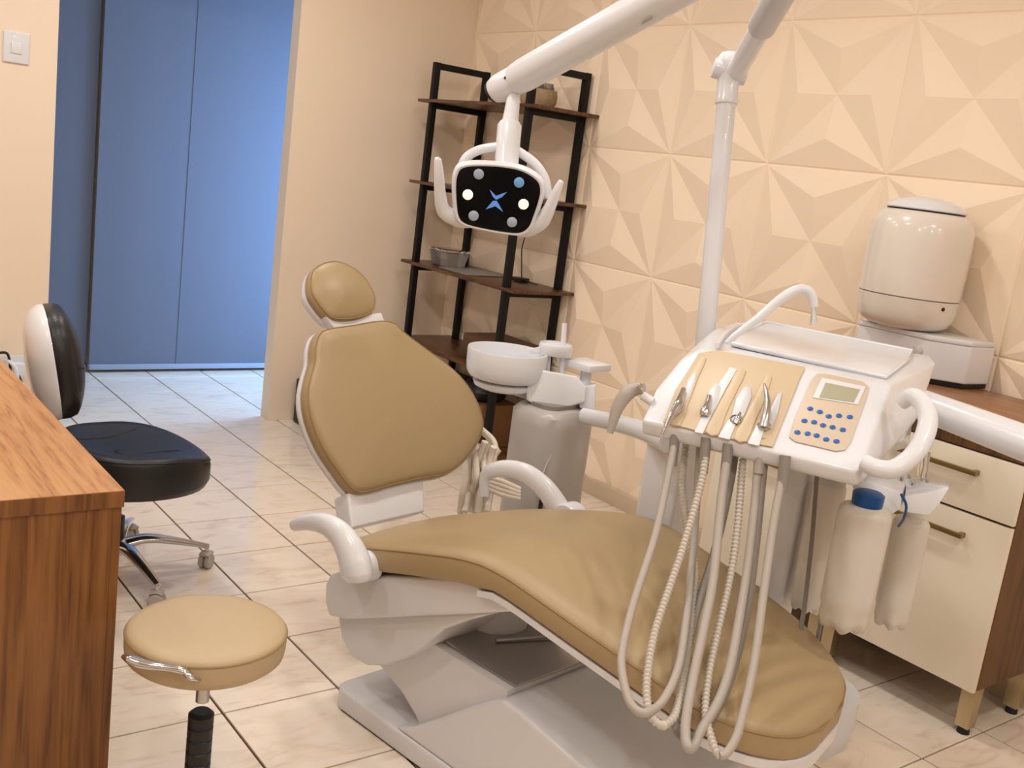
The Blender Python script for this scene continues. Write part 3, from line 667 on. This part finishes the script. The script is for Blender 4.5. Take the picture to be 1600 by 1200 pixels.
# ================================================================== INSTRUMENT CONSOLE
CO=V((.223,-3.080,.975)); E1=V((.439,-.898,0)).normalized(); E2=V((-E1.y,E1.x,0))
SL=math.radians(30); EP=E2*math.cos(SL)+Z*math.sin(SL); NP=(-E2*math.sin(SL)+Z*math.cos(SL))
def P(x,y,k=0): return onp(x,y,CO+NP*k,NP)
du=thing('instrument_console',V((CO.x+.35,CO.y-.05,0)),'white and cream dental instrument console with keypad, hoses and side handle','dental console')
ZT=(P(1092,543).z+P(1393,600).z)/2
def hull(name,pts,mt,par,bevel=.01,bseg=3):
    bm=bmesh.new(); off=parent_loc(par)
    for p in pts: bm.verts.new(V(p)-off)
    r=bmesh.ops.convex_hull(bm,input=bm.verts)
    bmesh.ops.delete(bm,geom=list({g for g in r['geom_interior']+r['geom_unused'] if isinstance(g,bmesh.types.BMVert)}),context='VERTS')
    bmesh.ops.dissolve_limit(bm,angle_limit=math.radians(6),verts=bm.verts,edges=bm.edges)
    es=[e for e in bm.edges if len(e.link_faces)==2 and e.calc_face_angle(0)>math.radians(20)]
    bmesh.ops.bevel(bm,geom=es,offset=bevel,segments=bseg,profile=.6,affect='EDGES',clamp_overlap=True)
    me=bpy.data.meshes.new(name); bm.to_mesh(me); bm.free()
    for p in me.polygons: p.use_smooth=True
    me.set_sharp_from_angle(angle=math.radians(40)); me.materials.append(mt)
    o=bpy.data.objects.new(name,me); link(o); o.parent=par; return o
face=[P(1003,656),P(1022,612),P(1063,562),P(1092,545),P(1392,601),P(1344,738)]
tray=[onz(1115,514,ZT),onz(1150,503,ZT),onz(1455,556,ZT),onz(1463,566,ZT)]
lip=[face[0]-Z*.034+E2*.012,face[-1]-Z*.034+E2*.012]
bot=[onz(1115,514,ZT)-Z*.10,onz(1450,560,ZT)-Z*.10,onz(1445,600,ZT)-Z*.085]
hull('console_body',face+tray+lip+bot,M['white'],du,.009)
def ptile(name,px,k,th,mt,par=du,bevel=.0015,sm_=0):
    q=[P(x,y,k) for x,y in px]
    if sm_: q=smooth_poly(q,sm_)
    return prism(name,q,NP*th,mt,par,bevel=bevel)
fpn=ptile('front_panel',[(1036,661),(1055,612),(1092,553),(1120,549),(1258,575),(1250,592),(1207,700),(1120,683)],.001,.004,M['cream'],bevel=.0015)
# raised ribs of the cream panel and white finger strips
for pts in (((1085,676),(1100,645),(1125,598),(1140,575),(1152,578),(1135,607),(1112,650),(1098,679)),((1122,684),(1135,662),(1150,640),(1158,645),(1148,668),(1140,688)),((1168,694),(1180,670),(1195,645),(1203,648),(1192,678),(1186,698))):
    ptile('finger_strip',pts,.005,.003,M['white'],fpn,.001)
for pts in (((1040,657),(1052,630),(1070,600),(1092,562),(1104,562),(1092,590),(1076,632),(1062,668)),((1102,676),(1116,648),(1138,606),(1152,580),(1166,582),(1152,612),(1134,650),(1122,682)),((1146,687),(1160,660),(1176,630),(1196,590),(1206,592),(1194,628),(1178,665),(1166,692))):
    ptile('panel_rib',pts,.003,.0055,M['cream'],fpn,.0025,2)
holders=[((1066,622),(1075,595),(1087,582),(1086,600),(1077,622),(1068,632)),((1098,645),(1108,612),(1118,600),(1127,606),(1122,628),(1112,650)),((1142,655),(1150,625),(1162,606),(1173,606),(1174,622),(1163,650),(1150,664)),((1196,668),(1204,640),(1215,617),(1222,615),(1216,645),(1205,672))]
for h in holders: ptile('holder',h,.005,.004,M['grey_white'],fpn,.001)
def PB(x,y,k): return P(x,y,k)
tube('handpiece',[PB(1068,609,.014),PB(1064,620,.018),PB(1060,634,.02),PB(1050,648,.022),PB(1042,664,.024),PB(1034,682,.026)],[.0065,.0075,.013,.0075,.0055,.0042],M['chrome'],du,seg=14,k=4)
tube('handpiece',[PB(1108,620,.012),PB(1105,632,.014),PB(1102,643,.014),PB(1100,650,.010)],[.0065,.007,.0115,.009],M['chrome'],du,seg=14,k=4)
lathe('socket_ring',[(.0115,0),(.0135,.004),(.0115,.007),(.008,.002)],P(1150,657,.005),NP,M['chrome'],du,seg=20)
tube('handpiece',[PB(1149,662,.008),PB(1152,654,.014),PB(1156,645,.018)],[.006,.006,.004],M['chrome'],du,seg=12,k=3)
tube('air_syringe',[PB(1194,600,.03),PB(1197,612,.032),PB(1199,630,.03),PB(1197,650,.026),PB(1193,668,.014)],[.003,.005,.0075,.0085,.011],M['steel'],du,seg=14,k=4)
lathe('socket_ring',[(.0125,0),(.0145,.004),(.0125,.007),(.009,.002)],P(1194,667,.005),NP,M['chrome'],du,seg=20)
kp=ptile('keypad',[(1233,684),(1246,645),(1268,594),(1277,585),(1290,585),(1348,597),(1358,606),(1354,622),(1329,692),(1320,704),(1306,706),(1243,691)],.001,.0025,M['cream2'],bevel=.001)
ptile('screen_frame',[(1270,622),(1284,591),(1353,605),(1340,633)],.0035,.002,M['white'],kp,.0006)
ptile('screen',[(1280,621),(1290,598),(1344,609),(1334,629)],.0055,.0008,M['lcd'],kp,.0002)
for x,y in ((1266,639),(1281,644),(1295,651),(1311,650),(1328,652),(1257,658),(1272,660),(1286,665),(1301,668),(1317,672),(1246,676),(1262,678),(1276,681),(1291,687),(1307,690)):
    lathe('button',[(.0062,0),(.0062,.0015),(.005,.0026),(.0005,.003)],P(x,y,.0035),NP,M['blue'],kp,seg=14)
# tray on top
tp=[onz(x,y,ZT-.001) for x,y in ((1142,541),(1150,528),(1196,507),(1425,552),(1418,566),(1383,594))]
tube('tray_rim',[p+Z*.007 for p in tp],.0045,M['white'],du,seg=8,k=1,closed=True)
prism('tray_mat',tp,(0,0,.006),M['white'],du,bevel=.002,bseg=2)
tube('tray_rail',[onz(x,y,ZT+.008) for x,y in ((1120,540),(1135,520),(1160,508),(1190,505))],.006,M['white'],du,seg=10,k=4)
# bent rod on the tray with a glass tip
rz=ZT+.018
b0=onz(1135,536,rz)
Dr=(b0-CAM).dot(_fw)
tube('flexible_rod',[b0,A(1150,523,Dr),A(1185,497,Dr),A(1220,467,Dr),A(1245,453,Dr),A(1262,454,Dr),A(1270,466,Dr),A(1272,480,Dr)],[.006,.008,.0105,.0115,.012,.012,.0115,.009],M['white'],du,seg=14,k=6)
tube('glass_tip',[A(1271,480,Dr),A(1271,494,Dr),A(1271,508,Dr)],[.004,.007,.009],M['glass'],du,seg=14,k=4)
# side handle
hx=[(1408,628,2.11),(1425,619,2.09),(1443,632,2.06),(1450,658,2.03),(1441,690,2.0),(1422,716,1.985),(1395,733,1.98),(1368,731,1.985),(1350,722,2.0)]
tube('side_handle',[A(x,y,D) for x,y,D in hx],[.017,.018,.0185,.019,.019,.0185,.0185,.018,.017],M['white'],du,seg=18,k=6)
# hanging hoses: (pixel path, depth at console, depth at the loop), looping over the edge of the leg rest
def hose(pts,Ds,rad,mt,ridge=0,k=6,rs=0):
    q=[A(x,y,D) for (x,y),D in zip(pts,Ds)]
    if rs: q=resample(q,rs)
    return tube('hose',q,rad,mt,du,seg=10,k=k,ridge=ridge)
def dl(pts,a,b,c):
    ys=[p[1] for p in pts]; m=ys.index(max(ys)); top0=ys[0]; top1=ys[-1]; out=[]
    for i,(x,y) in enumerate(pts):
        if i<=m: t=(y-top0)/(ys[m]-top0); out.append(a+(b-a)*t**1.3)
        else: t=(y-top1)/(ys[m]-top1); out.append(c+(b+.02-c)*t**1.3)
    return out
hA=[(1056,668),(1054,690),(1045,738),(1024,836),(991,939),(973,1013),(972,1051),(982,1092),(994,1109),(1009,1114),(1026,1105),(1039,1090),(1054,1060),(1064,1024),(1072,967),(1080,892),(1088,790),(1094,690)]
hose(hA,dl(hA,2.19,1.84,2.22),.0082,M['hose'])
hB=[(1104,680),(1103,705),(1094,761),(1066,859),(1052,901),(1024,985),(1012,1051),(1011,1094),(1018,1120),(1033,1133),(1044,1129),(1057,1112),(1068,1060),(1078,980),(1086,900),(1076,840),(1066,760),(1072,690)]
def dens(pts,n): 
    q=catmull([V((x,y,0)) for x,y in pts],n); return [(p.x,p.y) for p in q]
hB2=dens(hB,12); hose(hB2,dl(hB2,2.15,1.84,2.24),.0088,M['corr'],ridge=.3,k=1,rs=.0042)
hC=[(1138,690),(1136,715),(1127,780),(1115,901),(1099,985),(1085,1050),(1073,1115),(1071,1150),(1076,1169),(1085,1164),(1096,1140),(1123,1094),(1141,1040),(1158,950),(1170,873),(1180,780),(1186,705)]
hose(hC,dl(hC,2.13,1.83,2.12),.0092,M['hose'])
hD=[(1228,715),(1226,730),(1211,803),(1194,920),(1178,1037),(1157,1130),(1147,1159),(1134,1178),(1125,1181),(1117,1169),(1108,1142),(1102,1110),(1108,1051),(1124,976),(1141,901),(1152,827),(1161,715)]
hD2=dens(hD,12); m=8*12
hose(hD[:9],dl(hD,2.07,1.82,2.14)[:9],.0082,M['hose'])
hose(hD2[m:],dl(hD2,2.07,1.82,2.14)[m:],.0085,M['corr'],ridge=.3,k=1,rs=.0042)
hE=[(1196,705),(1190,760),(1181,850),(1168,950),(1150,1030),(1130,1090),(1105,1130),(1085,1150),(1068,1152),(1058,1142),(1055,1120),(1064,1060),(1090,950),(1120,850),(1140,760),(1150,700)]
hose(hE,dl(hE,2.12,1.88,2.18),.0085,M['hose_dark'])
for x,y,D in ((1053,700,2.185),(1101,712,2.145),(1135,722,2.125),(1188,712,2.11),(1224,740,2.065)):
    a=A(x+3,y-28,D); b=A(x-3,y+28,D-.005); tube('hose_sleeve',[a,b],[.0115,.0105],M['hose_dark'] if x!=1188 else M['hose'],du,seg=12,k=1)
# thin tubes on the right
hF=[(1277,737),(1273,790),(1268,850),(1258,940),(1252,985),(1262,998),(1275,1003),(1280,985),(1296,900),(1318,800)]
hose(hF,[2.3]*len(hF),.005,M['hose_dark'])
# support column, bottle bracket and beam
cb=A(1240,800,2.5)
prism('support_post',[V((p.x,p.y,0)) for p in (cb+DV*-.035+DU*-.03,cb+DV*.035+DU*-.03,cb+DV*.035+DU*.03,cb+DV*-.035+DU*.03)],(0,0,.93),M['white'],du,bevel=.008,bseg=3)
hull('bottle_bracket',[A(x,y,2.19) for x,y in ((1325,742),(1408,770),(1407,795),(1390,806),(1382,800),(1338,776))]+[A(x,y,2.36) for x,y in ((1338,728),(1420,742),(1418,770),(1345,760))],M['white'],du,.003,2)
hull('bottle_bracket',[A(x,y,2.20) for x,y in ((1414,776),(1414,800),(1452,806),(1466,790),(1483,763),(1470,768))]+[A(x,y,2.36) for x,y in ((1416,746),(1482,756),(1478,768),(1420,790))],M['white'],du,.003,2)
for x,y in ((1408,745),(1420,742),(1425,752),(1440,745),(1448,748)): lathe('screw',[(.004,0),(.004,.008),(.002,.01)],A(x,y+6,2.2),Z,M['chrome'],du,seg=8)
tube('blue_tube',[A(1408,772,2.155),A(1416,790,2.16),A(1412,810,2.2),A(1404,822,2.25)],.003,M['blue_cap'],du,seg=8)
tube('glass_vial',[A(1440,745,2.24),A(1444,715,2.24),A(1446,705,2.24)],[.010,.012,.011],M['glass'],du,seg=12,k=2)
m0=A(1440,632,2.46); m1=A(1600,692,2.25); dm=(m1-m0)
e=m0+dm*2.6; pc=V((e.x,e.y,0))
tube('beam',[m0-dm*.25,m0,m1,e],[.036,.040,.044,.044],M['white'],du,seg=24,k=2,flat=(1.0,.9))
lathe('beam_post',[(.10,0),(.11,.02),(.06,.05),(.05,.08),(.05,e.z+.06),(.03,e.z+.07)],pc,Z,M['white'],du,seg=24)
hull('console_mount',[A(1330,700,2.3),A(1410,690,2.35),A(1430,640,2.45),A(1350,650,2.4),A(1400,660,2.5),A(1340,720,2.45),A(1420,700,2.5)],M['white'],du,.01)
# bottles
def bottle(x,y0,y1,D,r,label,cap):
    top=A(x,y0,D); bz=A(x,y1,D).z; H=top.z-bz; o=V((top.x,top.y,bz))
    t=thing('water_bottle',o,label,'bottle','white bottles under the console')
    seg=40; rings=[]
    for rr_,h in ((.25,.012),(.62,.0),(.86,.006),(.97,.028),(.94,.05),(1,.06),(1,H*.30),(1,H*.50),(1,H*.70),(1,H*.885),(.97,H*.915),(.86,H*.94),(.58,H*.955),(.5,H*.96),(.5,H)):
        ring=[]
        for i in range(seg):
            a=2*math.pi*i/seg; lob=.5-.5*math.cos(5*a); k_=max(0,1-h/.06)
            q=1-.12*lob*k_; zz=h+.016*lob*k_*rr_
            ring.append(o+V((math.cos(a)*r*rr_*q,math.sin(a)*r*rr_*q,zz)))
        rings.append(ring)
    loft('bottle_body',rings,M['bottle'],t,smooth=50)
    if cap: lathe('cap',[(r*.55,H*.955),(r*.58,H*.958),(r*.60,H+.012),(r*.5,H+.016)],o,Z,M['blue_cap'],t,seg=24)
    return t
bottle(1356,780,1006,2.14,.054,'white plastic water bottle with blue cap under the bracket by the side handle',True)
bottle(1428,800,1000,2.40,.042,'pale translucent bottle hanging behind the blue capped bottle',False)
bottle(1300,740,978,2.42,.040,'slim white bottle left of the blue capped bottle',False)

# ================================================================== CUSPIDOR UNIT
QD=3.4
qb=A(856,705,QD); qz=.0
cu=thing('cuspidor_unit',V((qb.x,qb.y,0)),'white cuspidor unit with round spittoon bowl on a grey column behind the chair','cuspidor')
def rrect(c,hx,hy,r,z,n=5):
    out=[]
    for sx,sy,a0 in ((1,1,0),(-1,1,90),(-1,-1,180),(1,-1,270)):
        for k in range(n+1):
            a=math.radians(a0+90*k/n); out.append(V((c.x,c.y,z))+_R*(sx*(hx-r)+r*math.cos(a))+_B*(sy*(hy-r)+r*math.sin(a)))
    return out
_R=DV; _B=-DU
topz=A(860,626,QD).z
loft('column',[rrect(qb,.122,.10,.07,z) for z in (0,)]+[rrect(qb,.128,.105,.075,z) for z in (.02,topz-.06,topz-.025)]+[rrect(qb,.115,.09,.07,topz-.008)],M['col_grey'],cu,smooth=45)
obox('column_slot',qb-_R*.112-_B*.088+Z*(.30-qb.z+.0),V((.006,0,0)),-_B*.004+_R*.01,Z*.22,M['black'],cu,bevel=.001)
loft('neck_ring',[rrect(qb,.08,.06,.045,topz-.008),rrect(qb,.08,.06,.045,topz+.006)],M['hose_dark'],cu)
hd0=qb+V((0,0,0))
hq=[A(822,605,QD),A(828,585,QD),A(845,578,QD),A(900,588,QD),A(914,605,QD),A(912,628,QD),A(880,637,QD),A(838,633,QD),A(822,625,QD)]
hull('top_housing',[p-_fw*.07 for p in hq]+[p+_fw*.10 for p in hq],M['white'],cu,.008)
hull('bowl_arm',[A(770,606,QD-.02),A(838,600,QD),A(836,628,QD),A(800,618,QD),A(770,606,QD+.06),A(838,602,QD+.08),A(836,628,QD+.08)],M['white'],cu,.006)
bb=A(786,607,QD); 
def hz(px,py): return A(px,py,QD).z
lathe('bowl_skirt',[(.03,0),(.075,.002),(.098,.012),(.104,.028),(.09,.033)],V((bb.x,bb.y,hz(786,609))),Z,M['white'],cu,seg=36)
bz0=hz(786,592)
lathe('bowl',[(.05,0),(.095,.0),(.118,.008),(.128,.022),(.131,.045),(.133,.096),(.131,.101),(.126,.101),(.124,.095),(.121,.045),(.09,.022),(.03,.014),(.001,.013)],V((bb.x,bb.y,bz0)),Z,M['white'],cu,seg=48,caps=False)
ct=A(868,545,QD); lathe('cup_tray',[(.02,-.02),(.052,-.019),(.056,-.012),(.056,.012),(.052,.018),(.048,.019),(.046,.012),(.001,.011)],ct,Z,M['white'],cu,seg=32)
hull('tray_link',[A(828,545,QD-.02),A(850,540,QD-.02),A(850,552,QD-.02),A(828,553,QD-.02),A(828,545,QD+.02),A(850,540,QD+.02),A(850,552,QD+.02)],M['white'],cu,.003)
for x0,y0,x1,y1,r in ((857,552,853,600,.009),(882,505,876,604,.0085)):
    p0,p1=A(x1,y1,QD),A(x0,y0,QD); tube('spout',[p0,p1],[r*1.2,r],M['white'],cu,seg=14,k=1)
lathe('spout_base',[(.02,0),(.022,.01),(.012,.03)],A(853,600,QD),Z,M['white'],cu,seg=16)
p=[A(888,562,QD),A(905,553,QD+.1),A(950,563,QD+.1),A(938,578,QD-.02),A(900,574,QD-.03)]
sq=onz(918,565,A(918,565,QD).z)
zs=A(918,565,QD).z; cs=A(918,565,QD)
prism('side_tray',[cs+_R*a+_B*b for a,b in ((-.055,-.06),(.055,-.06),(.06,.06),(-.055,.06))],(0,0,-.024),M['white'],cu,bevel=.005)
tube('side_tray_post',[A(917,575,QD),A(913,606,QD)],[.018,.018],M['white'],cu,seg=14,k=1)
hull('side_block',[A(903,604,QD-.05),A(932,600,QD-.05),A(930,642,QD-.05),A(905,638,QD-.05),A(903,600,QD+.06),A(932,598,QD+.06),A(930,638,QD+.06)],M['white'],cu,.006)
tube('assistant_arm',[A(912,650,QD-.1),A(950,658,QD-.25),A(1000,672,2.85),A(1042,690,2.62)],[.022,.022,.022,.024],M['white'],cu,seg=16,k=4,flat=(1.2,.8),up=Z)
# beaded chain on the column
for k,(x,y) in enumerate(((836,675),(846,680),(855,690),(861,700),(862,712),(858,722),(852,730),(848,738),(845,748),(843,758),(840,768))):
    pass
tube('pull_chain',[A(846,672,QD-.13),A(858,690,QD-.13),A(862,708,QD-.13),A(853,728,QD-.13),A(846,750,QD-.13),A(842,775,QD-.13)],.004,M['corr'],cu,seg=8,k=10,ridge=.5)
# suction handpiece parked at the console's left end
sg=thing('suction_handpiece',A(985,640,2.26),'grey pistol shaped suction handpiece parked at the left end of the console','handpiece')
tube('grip',[A(1006,607,2.24),A(992,608,2.25),A(978,617,2.25),A(966,635,2.25),A(959,655,2.25),A(953,677,2.25)],[.012,.015,.0165,.014,.011,.007],M['hose'],sg,seg=16,k=6)
lathe('trigger',[(.006,0),(.007,.006),(.004,.009)],A(1000,604,2.23),-_fw,M['chrome'],sg,seg=14)
tube('holder_clip',[A(1004,618,2.245),A(1020,628,2.235)],.010,M['white'],sg,seg=12,k=1)
# white cable bundle hanging by the column
tb=thing('cable_bundle',A(748,760,3.25),'bunched white cables hanging beside the cuspidor column','cables')
random.seed(3)
for k in range(7):
    x0=735+k*7; pts=[(x0+2,690+abs(k-3)*4),(x0-6+random.uniform(-3,3),715),(x0-8+random.uniform(-4,4),745),(x0-12+random.uniform(-3,3),772),(x0-16,800)]
    tube('cable',[A(x,y,3.25+random.uniform(-.03,.05)) for x,y in pts],.011,M['paper'],tb,seg=8,k=5)
for k in range(3):
    tube('cable',[A(750+k*6,668+k*9,3.3),A(772+k*2,690+k*6,3.28),A(772-k*2,715,3.27),A(760-k*3,740,3.26)],.009,M['paper'],tb,seg=8,k=5)
for k in range(4):
    tube('cable',[A(760,745+k*6,3.2),A(785,752+k*7,3.22),A(812,764+k*5,3.24)],.008,M['paper'],tb,seg=8,k=5)
